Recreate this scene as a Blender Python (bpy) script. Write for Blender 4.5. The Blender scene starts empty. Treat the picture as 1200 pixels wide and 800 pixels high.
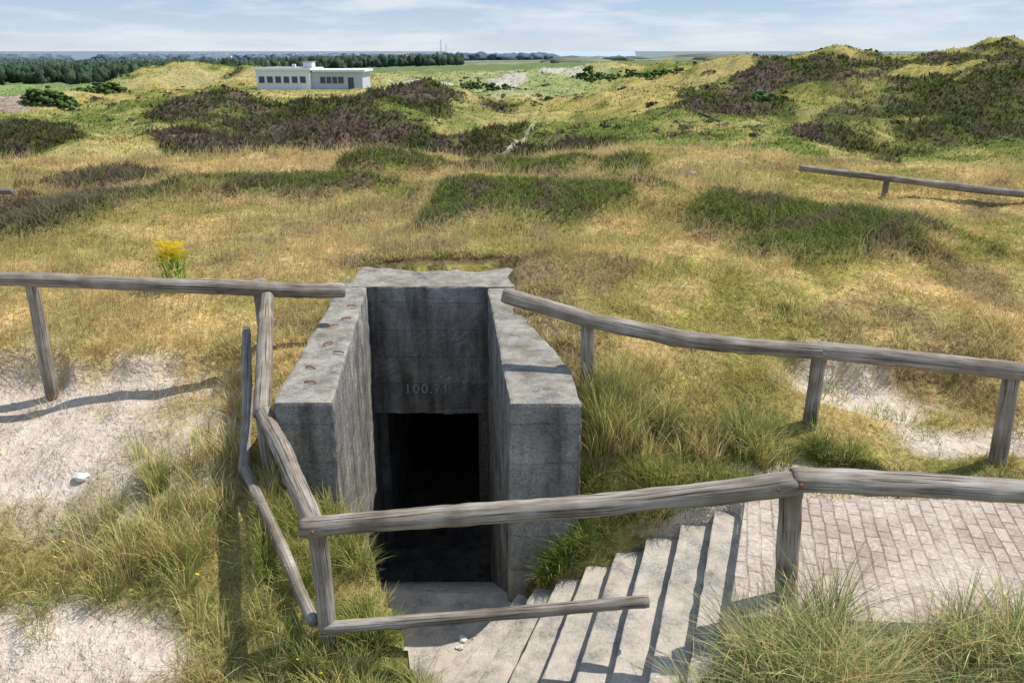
import bpy, bmesh, math, numpy as np
from mathutils import Vector, Matrix
rng=np.random.default_rng(7)
C=bpy.context.scene
C.view_settings.view_transform='Standard'; C.view_settings.look='None'; C.view_settings.exposure=0

# ---------------------------------------------------------------- noise
def _h(i,j,s):
    i=i.astype(np.int64); j=j.astype(np.int64)
    n=(i*374761393+j*668265263+s*1442695041)&0xffffffff
    n=((n^(n>>13))*1274126177)&0xffffffff
    n=((n^(n>>16))*2246822519)&0xffffffff
    return ((n^(n>>15))&0xffffff)/float(0xffffff)
def vn(x,y,s=0):
    x=np.asarray(x,float);y=np.asarray(y,float)
    i=np.floor(x);j=np.floor(y);fx=x-i;fy=y-j
    fx=fx*fx*(3-2*fx);fy=fy*fy*(3-2*fy)
    a=_h(i,j,s);b=_h(i+1,j,s);c=_h(i,j+1,s);d=_h(i+1,j+1,s)
    return (a*(1-fx)+b*fx)*(1-fy)+(c*(1-fx)+d*fx)*fy
def fbm(x,y,o=4,s=0):
    r=0;a=.5;t=0
    for k in range(o):
        r=r+a*vn(x*2**k+17.3*k,y*2**k-9.1*k,s+k);t+=a;a*=.5
    return r/t
def ss(a,b,x):
    t=np.clip((x-a)/(b-a),0,1);return t*t*(3-2*t)
def inpoly(px,py,poly):
    r=np.zeros(px.shape,bool);n=len(poly)
    for k in range(n):
        x1,y1=poly[k];x2,y2=poly[(k+1)%n]
        if y1==y2: continue
        c=((y1>py)!=(y2>py))&(px<(x2-x1)*(py-y1)/(y2-y1)+x1)
        r^=c
    return r
# ---------------------------------------------------------------- terrain tables (z=0 is eye level)
NX=np.array([-9,-5,-2.5,-1,.5,2,4,8.])
NY=np.array([-3,2,4,5,6,7,8,9.5,11,13,16,19,23.])
NZ=np.array([
[-5,-5,-5,-5,-5,-5,-5,-5],
[-4.7,-4.7,-4.6,-4.6,-4.4,-4.0,-3.95,-3.95],
[-4.35,-4.35,-4.25,-4.2,-3.95,-3.62,-3.6,-3.6],
[-4.1,-4.1,-4.05,-4.1,-3.95,-3.64,-3.63,-3.63],
[-3.8,-3.8,-3.72,-3.85,-3.8,-3.63,-3.62,-3.62],
[-3.45,-3.5,-3.3,-3.2,-3.0,-3.2,-3.5,-3.5],
[-3.15,-3.2,-2.97,-2.95,-2.76,-2.9,-3.2,-3.25],
[-2.85,-2.88,-2.88,-2.85,-2.74,-2.78,-2.88,-2.95],
[-2.78,-2.74,-2.70,-2.66,-2.64,-2.68,-2.72,-2.8],
[-2.7,-2.64,-2.58,-2.55,-2.55,-2.55,-2.6,-2.7],
[-2.7,-2.6,-2.55,-2.52,-2.48,-2.46,-2.5,-2.6],
[-2.75,-2.65,-2.6,-2.6,-2.55,-2.48,-2.53,-2.6],
[-2.8,-2.75,-2.7,-2.7,-2.68,-2.62,-2.68,-2.75]])
FA=np.array([-.92,-.51,-.305,-.102,.102,.305,.51,.92])
FY=np.array([18,23,30,42,58,75,100,130,160,200,260,400,800,2000,15000.])
FZ=np.array([
[-2.8,-2.75,-2.6,-2.6,-2.55,-2.5,-3.0,-3.8],
[-3.2,-2.85,-2.7,-2.7,-2.7,-2.62,-3.9,-4.8],
[-5.2,-5.2,-5,-5,-5,-4.8,-5,-5.2],
[-5.8,-5.8,-5.8,-5.7,-5.6,-5.6,-5.6,-5.5],
[-5.6,-5.7,-5.2,-5.3,-5.6,-5.2,-5.0,-4.6],
[-6.4,-6.0,-5.0,-4.9,-5.6,-5.2,-4.5,-4.0],
[-10,-8.4,-6.6,-5.8,-5.8,-5.0,-3.6,-3.0],
[-14,-10.8,-7.6,-6.8,-6.2,-4.8,-2.9,-2.4],
[-15,-9.5,-7.4,-7.2,-6.2,-4.3,-1.8,-1.4],
[-15,-8,-6.4,-7.1,-6.2,-4.0,-1.8,-1.6],
[-16,-13,-9,-7.5,-6.2,-4.4,-3.4,-3.4],
[-17,-17,-14,-10,-7,-6,-6,-6],
[-19,-19,-17,-13,-9,-8,-8,-8],
[-22]*8,[-26]*8])
MOUNDS=[(-78,200,3.6,14,22),(-55,205,1.8,18,18),(-17,66,1.2,7,8),(-6,60,1.1,5,6),(-25,57,.9,5,5),(-33,78,1.2,8,8),
(38,140,3.2,8,12),(61,160,3.7,10,12),(84,150,3.7,10,12),(106,165,3.1,11,12),(18,92,1.9,5.5,7),(32,98,2.7,7,8),(34,64,2.0,5,5.5),(48,80,3.0,7,8),(24,60,1.1,4.5,4.5),
(62,105,2.7,8,8),(45,118,2.6,7,8),(21,210,2.8,13,16),(3,170,1.5,9,9),(44,190,2.8,10,12),(-95,150,2.4,12,12),(30,78,1.8,4.5,5),(70,85,2.5,8,8),(44,60,1.5,4,4),(72,125,2.6,8,8),(-8,82,.9,5,5),(10,75,.9,5,5)]
def bil(gx,gy,G,x,y):
    i=np.clip(np.searchsorted(gx,x)-1,0,len(gx)-2);j=np.clip(np.searchsorted(gy,y)-1,0,len(gy)-2)
    fx=np.clip((x-gx[i])/(gx[i+1]-gx[i]),0,1);fy=np.clip((y-gy[j])/(gy[j+1]-gy[j]),0,1)
    return (G[j,i]*(1-fx)+G[j,i+1]*fx)*(1-fy)+(G[j+1,i]*(1-fx)+G[j+1,i+1]*fx)*fy
NS=10
_SI=np.array([(2.0,5.95),(1.69,6.0),(1.3,5.98),(.95,5.94),(.62,5.92),(.32,5.95),(.08,6.06),(-.02,6.15)])
_SO=np.array([(1.35,4.1),(1.0,3.85),(.6,3.7),(.25,3.65),(-.1,3.75),(-.42,4.0),(-.68,4.4),(-.85,4.85)])
def rs(Q,n):
    t=np.linspace(0,len(Q)-1,n);k=np.arange(len(Q));return [(float(np.interp(a,k,Q[:,0])),float(np.interp(a,k,Q[:,1]))) for a in t]
SI=rs(_SI,NS);SO=rs(_SO,NS)
SZ=[-3.6-.136*(k+1) for k in range(NS)]
LAND=[(-1.2,5.55),(-1.5,6.15)]
def shrink(poly,f=.06):
    cx=sum(p[0] for p in poly)/len(poly);cy=sum(p[1] for p in poly)/len(poly)
    return [(cx+(p[0]-cx)*(1-f),cy+(p[1]-cy)*(1-f)) for p in poly]
STAIR=SI+LAND[::-1]+SO[::-1]
STAIRs=shrink(STAIR,.03)
TROUGH=[(-1.75,6.02),(-1.98,9.9),(-.1,9.9),(.26,6.02)]
PATH=[(1.3,4.25),(2.0,5.95),(9,5.75),(9,4.15)]
def em(X,Y,cx,cy,rx,ry,n,w=.9):
    d=np.sqrt(((X-cx)/rx)**2+((Y-cy)/ry)**2)+(n-.5)*w*1.9
    return ss(1.3,.7,d)
HE=[(.6,13.7,2.0,1.3),(4.9,12.3,1.7,1.4),(0.1,19,1.9,.9),(-4.7,15.8,2.1,1.3),(-7.9,13.6,1.5,1.2),(-8.6,17.3,1.3,1.0),(2.6,18.5,.6,.7),(-2.4,18.5,1.3,.6),(-1.0,12.8,.5,.5)]
SA=[(-4.9,7.05,1.75,1.15),(-3.25,4.65,1.2,.38),(3.8,7.75,.85,.45),(4.8,6.85,.9,.3),(2.3,6.35,.5,.2),(-2.9,4.1,1.6,.3)]
def masks(X,Y):
    n=fbm(X*1.1,Y*1.1,4,11)
    h=np.zeros(X.shape);s=np.zeros(X.shape)
    for e in HE: h=np.maximum(h,em(X,Y,*e,n))
    for e in SA: s=np.maximum(s,em(X,Y,*e,n,.8))
    return h,s
def H(X,Y,raw=False):
    X=np.asarray(X,float);Y=np.asarray(Y,float)
    zn=0;zf=0
    ofs=[(-1,-1),(0,-1),(1,-1),(-1,0),(0,0),(1,0),(-1,1),(0,1),(1,1)]
    az=X/(np.maximum(Y,15))
    for a,b in ofs:
        zn=zn+bil(NX,NY,NZ,X+a*.35,Y+b*.3)/9
        zf=zf+bil(FA,FY,FZ,az+a*.04,Y*(1+b*.07))/9
    t=ss(18,23,Y)
    z=zn*(1-t)+zf*t
    near=1-ss(22,45,Y)
    onpath=inpoly(X,Y,PATH)
    amp=np.where(onpath,.12,1.)
    z=z+near*amp*((fbm(X*.9,Y*.9,3,3)-.5)*.22+(fbm(X*4,Y*4,2,5)-.5)*.07)
    z=z+near*ss(10.5,13,Y)*(fbm(X*.35,Y*.35,3,13)-.5)*.75
    far=ss(24,48,Y)*(1-.6*ss(350,800,Y))
    rg=1-np.abs(2*fbm(X*.045+3,Y*.045,3,21)-1)
    z=z+far*((rg-.75)*3.2+(fbm(X*.14,Y*.14,3,8)-.5)*2.8+(fbm(X*.6,Y*.6,2,9)-.5)*.9)
    for mx_,my_,a,sx,sy in MOUNDS: z=z+a*np.exp(-((X-mx_)/sx)**2-((Y-my_)/sy)**2)
    hp=ss(1.3,.9,np.sqrt(((X+36)/14)**2+((Y-152)/12)**2)); z=z*(1-hp)+(-6.7)*hp
    hv=ss(.06,.02,np.abs(X/np.maximum(Y,1)+.24))*ss(80,95,Y)*ss(142,135,Y);z=np.where(hv>0,z*(1-hv)+np.minimum(z,-.052*Y)*hv,z)
    m=Y<24
    hm,sm=masks(X,Y)
    z=z+np.where(m,hm*.2,0)-np.where(m&~onpath,sm*.05,0)
    lw=(fbm(X*1.5,Y*.0+2,3,31)-.5)*.7
    lipL=ss(8.2,7.97,Y+lw)*ss(-2.7,-3.2,X)*ss(6.3,7.9,Y)
    lipR=ss(8.35,8.12,Y+lw)*ss(2.6,3.2,X)*ss(5.2,4.8,X)*ss(7.0,8.1,Y)
    z=z-.22*lipL-.36*lipR
    lim=np.interp(X,[-.1,.6,1.3,1.75,2.1],[-4.8,-4.3,-3.95,-3.7,-3.3])+np.maximum(Y-5.95,0)*1.25
    inb=(X>-.1)&(X<2.1)&(Y>5.85)&(Y<7.2)
    z=np.where(inb,np.minimum(z,lim),z)
    if raw: return z
    w=(fbm(X*3,Y*3,2,41)-.5)*.4
    sl=ss(.0,.12,np.minimum(np.minimum(X+2.02+w,.0+w-X),np.minimum(Y-9.2,10.5+w-Y)))
    z=np.where(sl>0,z*(1-sl)+np.minimum(z,-2.88)*sl,z)
    z=np.where(inpoly(X,Y,STAIRs),np.minimum(z-.3,-5.3),z)
    z=np.where(inpoly(X,Y,TROUGH),-7.3,z)
    return z
def lerp(a,b,t):
    t=np.asarray(t)[...,None];return a*(1-t)+b*t
A=lambda *v:np.array(v,float)
def farheather(X,Y):
    az=X/np.maximum(Y,1)
    def reg(a0,a1,y0,y1):
        return ss(a0-.05,a0+.02,az)*ss(a1+.05,a1-.02,az)*ss(y0*.9,y0*1.05,Y)*ss(y1*1.12,y1*.93,Y)
    r=np.maximum.reduce([reg(-.43,-.09,42,78),reg(-.06,.1,43,57)*.8,reg(-.85,-.55,42,66)*.8,reg(.2,.36,52,92)*.9,reg(.36,.95,44,82),reg(.28,.95,84,150)*.85])
    n=fbm(X*.13,Y*.13,5,61)
    return ss(.48,.6,n*.72+r*.31)
def fields(X,Y):
    n1=fbm(X*.33,Y*.33,4,71);n2=fbm(X*1.7,Y*1.7,3,81)
    hm,sm=masks(X,Y)
    straw=A(.76,.545,.235);pink=A(.76,.50,.29);olive=A(.43,.39,.105);green=A(.24,.29,.075)
    c=lerp(straw,olive,ss(.43,.62,n1)); c=lerp(c,pink,ss(.48,.70,fbm(X*.2,Y*.2,3,91))*ss(11,16,Y)*.9)
    c=lerp(c,straw*1.1,ss(.5,.7,n2)*.6)
    c=lerp(c,olive*.8,ss(.60,.40,n2)*.5)
    c=lerp(c,A(.32,.24,.12),ss(.55,.68,fbm(X*.8,Y*.8,3,93))*.8)
    c=lerp(c,green,ss(7.2,5.8,Y)*.45)
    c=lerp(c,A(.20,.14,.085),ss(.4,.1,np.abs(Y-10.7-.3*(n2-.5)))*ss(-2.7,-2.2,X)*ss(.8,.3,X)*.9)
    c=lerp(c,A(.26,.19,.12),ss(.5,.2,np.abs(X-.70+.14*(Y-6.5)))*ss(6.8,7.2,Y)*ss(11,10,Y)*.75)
    hc=lerp(A(.19,.22,.06),A(.21,.16,.11),ss(.45,.65,n2)*.75)
    hc=lerp(hc,A(.22,.155,.125),ss(-6,-7.5,X)*.6)
    c=lerp(c,hc,hm)
    az=X/np.maximum(Y,1)
    m1=fbm(X*.07,Y*.07,4,101);m2=fbm(X*.5,Y*.5,3,111)
    fc=lerp(A(.52,.44,.14),A(.27,.31,.08),ss(.42,.6,m1))
    fc=lerp(fc,A(.62,.49,.21),ss(.5,.7,m2)*.6)
    fc=lerp(fc,A(.15,.19,.05),ss(.48,.34,m2)*.65)
    fc=lerp(fc,A(.62,.51,.24),ss(.55,.68,fbm(X*.03,Y*.06,3,107))*ss(60,20,X)*.6)
    val=ss(95,120,Y)*ss(-.2,-.1,az)*ss(.16,.04,az)*ss(260,200,Y)
    fc=lerp(fc,A(.40,.46,.20),val*.8)
    fc=lerp(fc,A(.66,.62,.50),val*ss(.58,.68,fbm(X*.09,Y*.05,3,131)))
    fh=farheather(X,Y)
    hc2=lerp(A(.12,.12,.045),A(.165,.125,.092),ss(.42,.6,fbm(X*.3,Y*.3,3,121)))
    hc2=lerp(hc2,A(.10,.13,.04),ss(.5,.65,m2)*.7)
    fc=lerp(fc,hc2,fh*ss(330,250,Y))
    lowl=ss(220,300,Y)
    fld=vn(X*.012,Y*.012,141)
    fc2=lerp(A(.20,.27,.10),A(.38,.35,.18),(fld>.6)*1.)
    fc=lerp(fc,fc2,lowl)
    tan=ss(-.55,-.6,az)*ss(100,112,Y)*ss(175,160,Y)
    fc=lerp(fc,A(.50,.40,.31),tan)
    fgr=ss(-.44,-.5,az)*ss(170,180,Y)*ss(420,380,Y); fc=lerp(fc,A(.30,.40,.14),fgr)
    fc=lerp(fc,A(.27,.35,.44),ss(150,2200,Y)*.85)  # aerial haze painted into the ground colour, bluer with distance
    t=ss(22,30,Y)
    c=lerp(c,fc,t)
    ax,ay,bx_,by_=-1.0,46.,1.6,56.
    tt=np.clip(((X-ax)*(bx_-ax)+(Y-ay)*(by_-ay))/((bx_-ax)**2+(by_-ay)**2),0,1)
    dd=np.hypot(X-ax-tt*(bx_-ax),Y-ay-tt*(by_-ay))+(n2-.5)*.5
    sand=np.where(Y<23,sm,ss(.42,.1,dd)*.7)
    return c,sand,np.where(Y<26,hm,fh),n1,n2

# ---------------------------------------------------------------- materials
def newmat(name):
    m=bpy.data.materials.new(name);m.use_nodes=True;nt=m.node_tree;nt.nodes.clear()
    o=nt.nodes.new('ShaderNodeOutputMaterial');return m,nt,o
def N(nt,t,**k):
    n=nt.nodes.new(t)
    for a,b in k.items():
        if a.startswith('i_'):
            key=a[2:]; key=int(key) if key.isdigit() else key.replace('_',' ')
            n.inputs[key].default_value=b
        else: setattr(n,a,b)
    return n
def ramp(nt,pts):
    r=nt.nodes.new('ShaderNodeValToRGB');e=r.color_ramp.elements
    while len(e)>1:e.remove(e[-1])
    e[0].position=pts[0][0];e[0].color=(*pts[0][1],1)
    for p,c in pts[1:]:
        q=e.new(p);q.color=(*c,1)
    return r
def mixc(nt,mode='MIX',f=.5):
    m=nt.nodes.new('ShaderNodeMix');m.data_type='RGBA';m.blend_type=mode;m.inputs[0].default_value=f;return m
g3=lambda v:(v,v,v)
def mat_ground():
    m,nt,o=newmat('dune_ground_mat');L=nt.links.new
    a=N(nt,'ShaderNodeAttribute',attribute_name='Col');s=N(nt,'ShaderNodeAttribute',attribute_name='Sand')
    tc=N(nt,'ShaderNodeTexCoord')
    n1=N(nt,'ShaderNodeTexNoise',i_Scale=14.,i_Detail=4.,i_Roughness=.7);L(tc.outputs['Object'],n1.inputs['Vector'])
    n2=N(nt,'ShaderNodeTexNoise',i_Scale=1.3,i_Detail=6.,i_Roughness=.7);L(tc.outputs['Object'],n2.inputs['Vector'])
    r1=ramp(nt,[(.3,g3(.45)),(.7,g3(1.3))]);L(n1.outputs['Fac'],r1.inputs[0])
    r2=ramp(nt,[(.3,g3(.6)),(.7,g3(1.25))]);L(n2.outputs['Fac'],r2.inputs[0])
    m1=mixc(nt,'MULTIPLY',1);L(a.outputs['Color'],m1.inputs[6]);L(r1.outputs[0],m1.inputs[7])
    m2=mixc(nt,'MULTIPLY',1);L(m1.outputs[2],m2.inputs[6]);L(r2.outputs[0],m2.inputs[7])
    sn=ramp(nt,[(.25,(.40,.32,.235)),(.45,(.58,.49,.39)),(.75,(.68,.60,.50))]);L(n2.outputs['Fac'],sn.inputs[0])
    sm=mixc(nt,'MULTIPLY',.4);L(sn.outputs[0],sm.inputs[6]);L(r1.outputs[0],sm.inputs[7])
    f=mixc(nt);L(s.outputs['Fac'],f.inputs[0]);L(m2.outputs[2],f.inputs[6]);L(sm.outputs[2],f.inputs[7])
    b=N(nt,'ShaderNodeBump',i_Strength=.6,i_Distance=.04);L(n1.outputs['Fac'],b.inputs['Height'])
    b2=N(nt,'ShaderNodeBump',i_Strength=1.,i_Distance=.2);L(n2.outputs['Fac'],b2.inputs['Height']);L(b.outputs[0],b2.inputs['Normal'])
    p=N(nt,'ShaderNodeBsdfDiffuse')
    L(f.outputs[2],p.inputs[0]);L(b2.outputs[0],p.inputs['Normal']);L(p.outputs[0],o.inputs[0]);return m
def mat_leaf(name,tr=.4):
    m,nt,o=newmat(name);L=nt.links.new
    a=N(nt,'ShaderNodeAttribute',attribute_name='Col')
    d=N(nt,'ShaderNodeBsdfDiffuse');t=N(nt,'ShaderNodeBsdfTranslucent');x=N(nt,'ShaderNodeMixShader',i_0=tr)
    L(a.outputs['Color'],d.inputs[0]);L(a.outputs['Color'],t.inputs[0]);L(d.outputs[0],x.inputs[1]);L(t.outputs[0],x.inputs[2]);L(x.outputs[0],o.inputs[0]);return m
def mat_concrete(name,base=.22,tint=(1,.96,.87),lines=.6,sandy=.45,stain=.8,moss=0.):
    m,nt,o=newmat(name);L=nt.links.new
    tc=N(nt,'ShaderNodeTexCoord');g=N(nt,'ShaderNodeNewGeometry')
    n1=N(nt,'ShaderNodeTexNoise',i_Scale=2.2,i_Detail=6.,i_Roughness=.72);L(tc.outputs['Object'],n1.inputs['Vector'])
    n2=N(nt,'ShaderNodeTexNoise',i_Scale=45.,i_Detail=4.,i_Roughness=.75);L(tc.outputs['Object'],n2.inputs['Vector'])
    mp=N(nt,'ShaderNodeMapping');mp.inputs['Scale'].default_value=(5,5,.6);L(tc.outputs['Object'],mp.inputs['Vector'])
    n3=N(nt,'ShaderNodeTexNoise',i_Scale=1.,i_Detail=5.,i_Roughness=.65);L(mp.outputs[0],n3.inputs['Vector'])
    b=base;T=lambda k:tuple(b*k*t for t in tint)
    r1=ramp(nt,[(.25,T(.34)),(.42,T(.72)),(.58,T(1.05)),(.8,T(1.7))]);L(n1.outputs['Fac'],r1.inputs[0])
    r2=ramp(nt,[(.3,g3(.45)),(.5,g3(.95)),(.7,g3(1.3))]);L(n2.outputs['Fac'],r2.inputs[0])
    r3=ramp(nt,[(.36,(.38,.36,.33)),(.54,g3(1.05)),(.68,g3(1.3))]);L(n3.outputs['Fac'],r3.inputs[0])
    m1=mixc(nt,'MULTIPLY',.9);L(r1.outputs[0],m1.inputs[6]);L(r2.outputs[0],m1.inputs[7])
    m2=mixc(nt,'MULTIPLY',stain);L(m1.outputs[2],m2.inputs[6]);L(r3.outputs[0],m2.inputs[7])
    sx=N(nt,'ShaderNodeSeparateXYZ');L(tc.outputs['Object'],sx.inputs[0])
    w=N(nt,'ShaderNodeMath',operation='MULTIPLY',i_1=1/.37);L(sx.outputs[2],w.inputs[0])
    ad=N(nt,'ShaderNodeMath',operation='MULTIPLY_ADD',i_1=.25);L(n1.outputs['Fac'],ad.inputs[0]);L(w.outputs[0],ad.inputs[2])
    fr=N(nt,'ShaderNodeMath',operation='FRACT');L(ad.outputs[0],fr.inputs[0])
    ln=ramp(nt,[(0,g3(.0)),(.03,g3(1.)),(.97,g3(1.)),(1,g3(0.))]);L(fr.outputs[0],ln.inputs[0])
    fl=N(nt,'ShaderNodeMath',operation='FLOOR');L(ad.outputs[0],fl.inputs[0])
    wn=N(nt,'ShaderNodeTexWhiteNoise',noise_dimensions='1D');L(fl.outputs[0],wn.inputs['W'])
    br=ramp(nt,[(0,g3(.74)),(1,g3(1.18))]);L(wn.outputs['Value'],br.inputs[0])
    sn=N(nt,'ShaderNodeSeparateXYZ');L(g.outputs['Normal'],sn.inputs[0])
    up=ramp(nt,[(.5,g3(0)),(.8,g3(1))]);L(sn.outputs[2],up.inputs[0])
    lf=mixc(nt);L(up.outputs[0],lf.inputs[0]);L(ln.outputs[0],lf.inputs[6]);lf.inputs[7].default_value=(1,1,1,1)
    lr=ramp(nt,[(0,g3(.6)),(1,g3(1))]);L(lf.outputs[2],lr.inputs[0])
    lm=mixc(nt,'MULTIPLY',1);L(lr.outputs[0],lm.inputs[6]);L(br.outputs[0],lm.inputs[7])
    m3=mixc(nt,'MULTIPLY',lines);L(m2.outputs[2],m3.inputs[6]);L(lm.outputs[2],m3.inputs[7])
    n4=N(nt,'ShaderNodeTexNoise',i_Scale=3.4,i_Detail=5.,i_Roughness=.7);L(tc.outputs['Object'],n4.inputs['Vector'])
    sr=ramp(nt,[(.38,g3(0)),(.62,g3(sandy*1.6))]);L(n4.outputs['Fac'],sr.inputs[0])
    m4=mixc(nt,'MIX');r4=N(nt,'ShaderNodeMath',operation='MULTIPLY');L(up.outputs[0],r4.inputs[0]);L(sr.outputs[0],r4.inputs[1]);L(r4.outputs[0],m4.inputs[0]);L(m3.outputs[2],m4.inputs[6]);m4.inputs[7].default_value=(.58,.51,.41,1)
    bb=N(nt,'ShaderNodeBump',i_Strength=.9,i_Distance=.018);L(n2.outputs['Fac'],bb.inputs['Height'])
    b2=N(nt,'ShaderNodeBump',i_Strength=lines*.8,i_Distance=.012);L(lf.outputs[2],b2.inputs['Height']);L(bb.outputs[0],b2.inputs['Normal'])
    p=N(nt,'ShaderNodeBsdfPrincipled',i_Roughness=.92);p.inputs['Specular IOR Level'].default_value=.15
    mm=mixc(nt,'MIX');mr=ramp(nt,[(.48,g3(0)),(.6,g3(moss))]);L(n1.outputs['Fac'],mr.inputs[0]);r5=N(nt,'ShaderNodeMath',operation='MULTIPLY');L(mr.outputs[0],r5.inputs[0]);L(up.outputs[0],r5.inputs[1]);L(r5.outputs[0],mm.inputs[0]);L(m4.outputs[2],mm.inputs[6]);mm.inputs[7].default_value=(.15,.13,.08,1)
    L(mm.outputs[2],p.inputs['Base Color']);L(b2.outputs[0],p.inputs['Normal']);L(p.outputs[0],o.inputs[0]);return m
def mat_wood():
    m,nt,o=newmat('weathered_wood_mat');L=nt.links.new
    uv=N(nt,'ShaderNodeUVMap',uv_map='UVMap')
    mp=N(nt,'ShaderNodeMapping');mp.inputs['Scale'].default_value=(2.2,16,1);L(uv.outputs[0],mp.inputs['Vector'])
    n1=N(nt,'ShaderNodeTexNoise',i_Scale=1.,i_Detail=6.,i_Roughness=.65,i_Distortion=.3);L(mp.outputs[0],n1.inputs['Vector'])
    mp2=N(nt,'ShaderNodeMapping');mp2.inputs['Scale'].default_value=(1.1,34,1);L(uv.outputs[0],mp2.inputs['Vector'])
    n2=N(nt,'ShaderNodeTexNoise',i_Scale=1.,i_Detail=3.,i_Distortion=.4);L(mp2.outputs[0],n2.inputs['Vector'])
    tc=N(nt,'ShaderNodeTexCoord');n3=N(nt,'ShaderNodeTexNoise',i_Scale=3.5,i_Detail=5.);L(tc.outputs['Object'],n3.inputs['Vector'])
    r1=ramp(nt,[(.28,(.12,.098,.075)),(.45,(.28,.245,.20)),(.6,(.39,.355,.31)),(.8,(.54,.51,.47))]);L(n1.outputs['Fac'],r1.inputs[0])
    r2=ramp(nt,[(.34,g3(.12)),(.41,g3(1))]);L(n2.outputs['Fac'],r2.inputs[0])
    r3=ramp(nt,[(.3,(.58,.51,.43)),(.7,(1.15,1.15,1.15))]);L(n3.outputs['Fac'],r3.inputs[0])
    m1=mixc(nt,'MULTIPLY',.85);L(r1.outputs[0],m1.inputs[6]);L(r2.outputs[0],m1.inputs[7])
    m2=mixc(nt,'MULTIPLY',1);L(m1.outputs[2],m2.inputs[6]);L(r3.outputs[0],m2.inputs[7])
    b=N(nt,'ShaderNodeBump',i_Strength=.9,i_Distance=.008);L(r2.outputs[0],b.inputs['Height'])
    b2=N(nt,'ShaderNodeBump',i_Strength=.6,i_Distance=.006);L(n1.outputs['Fac'],b2.inputs['Height']);L(b.outputs[0],b2.inputs['Normal'])
    p=N(nt,'ShaderNodeBsdfPrincipled',i_Roughness=.85);p.inputs['Specular IOR Level'].default_value=.2
    L(m2.outputs[2],p.inputs['Base Color']);L(b2.outputs[0],p.inputs['Normal']);L(p.outputs[0],o.inputs[0]);return m
def mat_brick():
    m,nt,o=newmat('brick_paving_mat');L=nt.links.new
    tc=N(nt,'ShaderNodeTexCoord');mp=N(nt,'ShaderNodeMapping');mp.inputs['Rotation'].default_value=(0,0,math.radians(-75));L(tc.outputs['Object'],mp.inputs['Vector'])
    nd=N(nt,'ShaderNodeTexNoise',i_Scale=5.,i_Detail=3.);L(tc.outputs['Object'],nd.inputs['Vector'])
    dv=mixc(nt,'LINEAR_LIGHT',.018);L(mp.outputs[0],dv.inputs[6]);L(nd.outputs['Color'],dv.inputs[7])
    br=N(nt,'ShaderNodeTexBrick',i_Scale=1.,i_Mortar_Size=.007,i_Mortar_Smooth=.3,i_Brick_Width=.2,i_Row_Height=.1,i_Bias=0.)
    br.inputs['Color1'].default_value=(.34,.26,.21,1);br.inputs['Color2'].default_value=(.48,.395,.325,1);br.inputs['Mortar'].default_value=(.18,.145,.105,1)
    L(dv.outputs[2],br.inputs['Vector'])
    n=N(nt,'ShaderNodeTexNoise',i_Scale=1.4,i_Detail=6.,i_Roughness=.7);L(tc.outputs['Object'],n.inputs['Vector'])
    n2=N(nt,'ShaderNodeTexNoise',i_Scale=40.,i_Detail=4.);L(tc.outputs['Object'],n2.inputs['Vector'])
    r=ramp(nt,[(.42,g3(.08)),(.64,g3(.9))]);L(n.outputs['Fac'],r.inputs[0])
    f=mixc(nt);L(r.outputs[0],f.inputs[0]);L(br.outputs['Color'],f.inputs[6]);f.inputs[7].default_value=(.58,.50,.41,1)
    r2=ramp(nt,[(.3,g3(.6)),(.7,g3(1.15))]);L(n2.outputs['Fac'],r2.inputs[0])
    m2=mixc(nt,'MULTIPLY',.8);L(f.outputs[2],m2.inputs[6]);L(r2.outputs[0],m2.inputs[7])
    b=N(nt,'ShaderNodeBump',i_Strength=1.,i_Distance=.010,invert=True);L(br.outputs['Fac'],b.inputs['Height'])
    b2=N(nt,'ShaderNodeBump',i_Strength=.5,i_Distance=.006);L(n2.outputs['Fac'],b2.inputs['Height']);L(b.outputs[0],b2.inputs['Normal'])
    p=N(nt,'ShaderNodeBsdfPrincipled',i_Roughness=.9);L(m2.outputs[2],p.inputs['Base Color']);L(b2.outputs[0],p.inputs['Normal']);L(p.outputs[0],o.inputs[0]);return m
def mat_plain(name,c,rough=.8,var=.25,scale=6.):
    m,nt,o=newmat(name);L=nt.links.new
    tc=N(nt,'ShaderNodeTexCoord');n=N(nt,'ShaderNodeTexNoise',i_Scale=scale,i_Detail=4.);L(tc.outputs['Object'],n.inputs['Vector'])
    r=ramp(nt,[(.3,tuple(v*(1-var) for v in c)),(.7,tuple(min(1,v*(1+var)) for v in c))]);L(n.outputs['Fac'],r.inputs[0])
    p=N(nt,'ShaderNodeBsdfPrincipled',i_Roughness=rough);L(r.outputs[0],p.inputs['Base Color']);L(p.outputs[0],o.inputs[0]);return m
MG=mat_ground();ML=mat_leaf('grass_blade_mat');MF=mat_leaf('foliage_mat',.15);MC=mat_concrete('concrete_mat',.31,moss=.6,sandy=.3);MS=mat_concrete('step_concrete_mat',.44,tint=(1,.92,.81),lines=0.,sandy=.6,stain=.4)
MW=mat_wood();MB=mat_brick()

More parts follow.
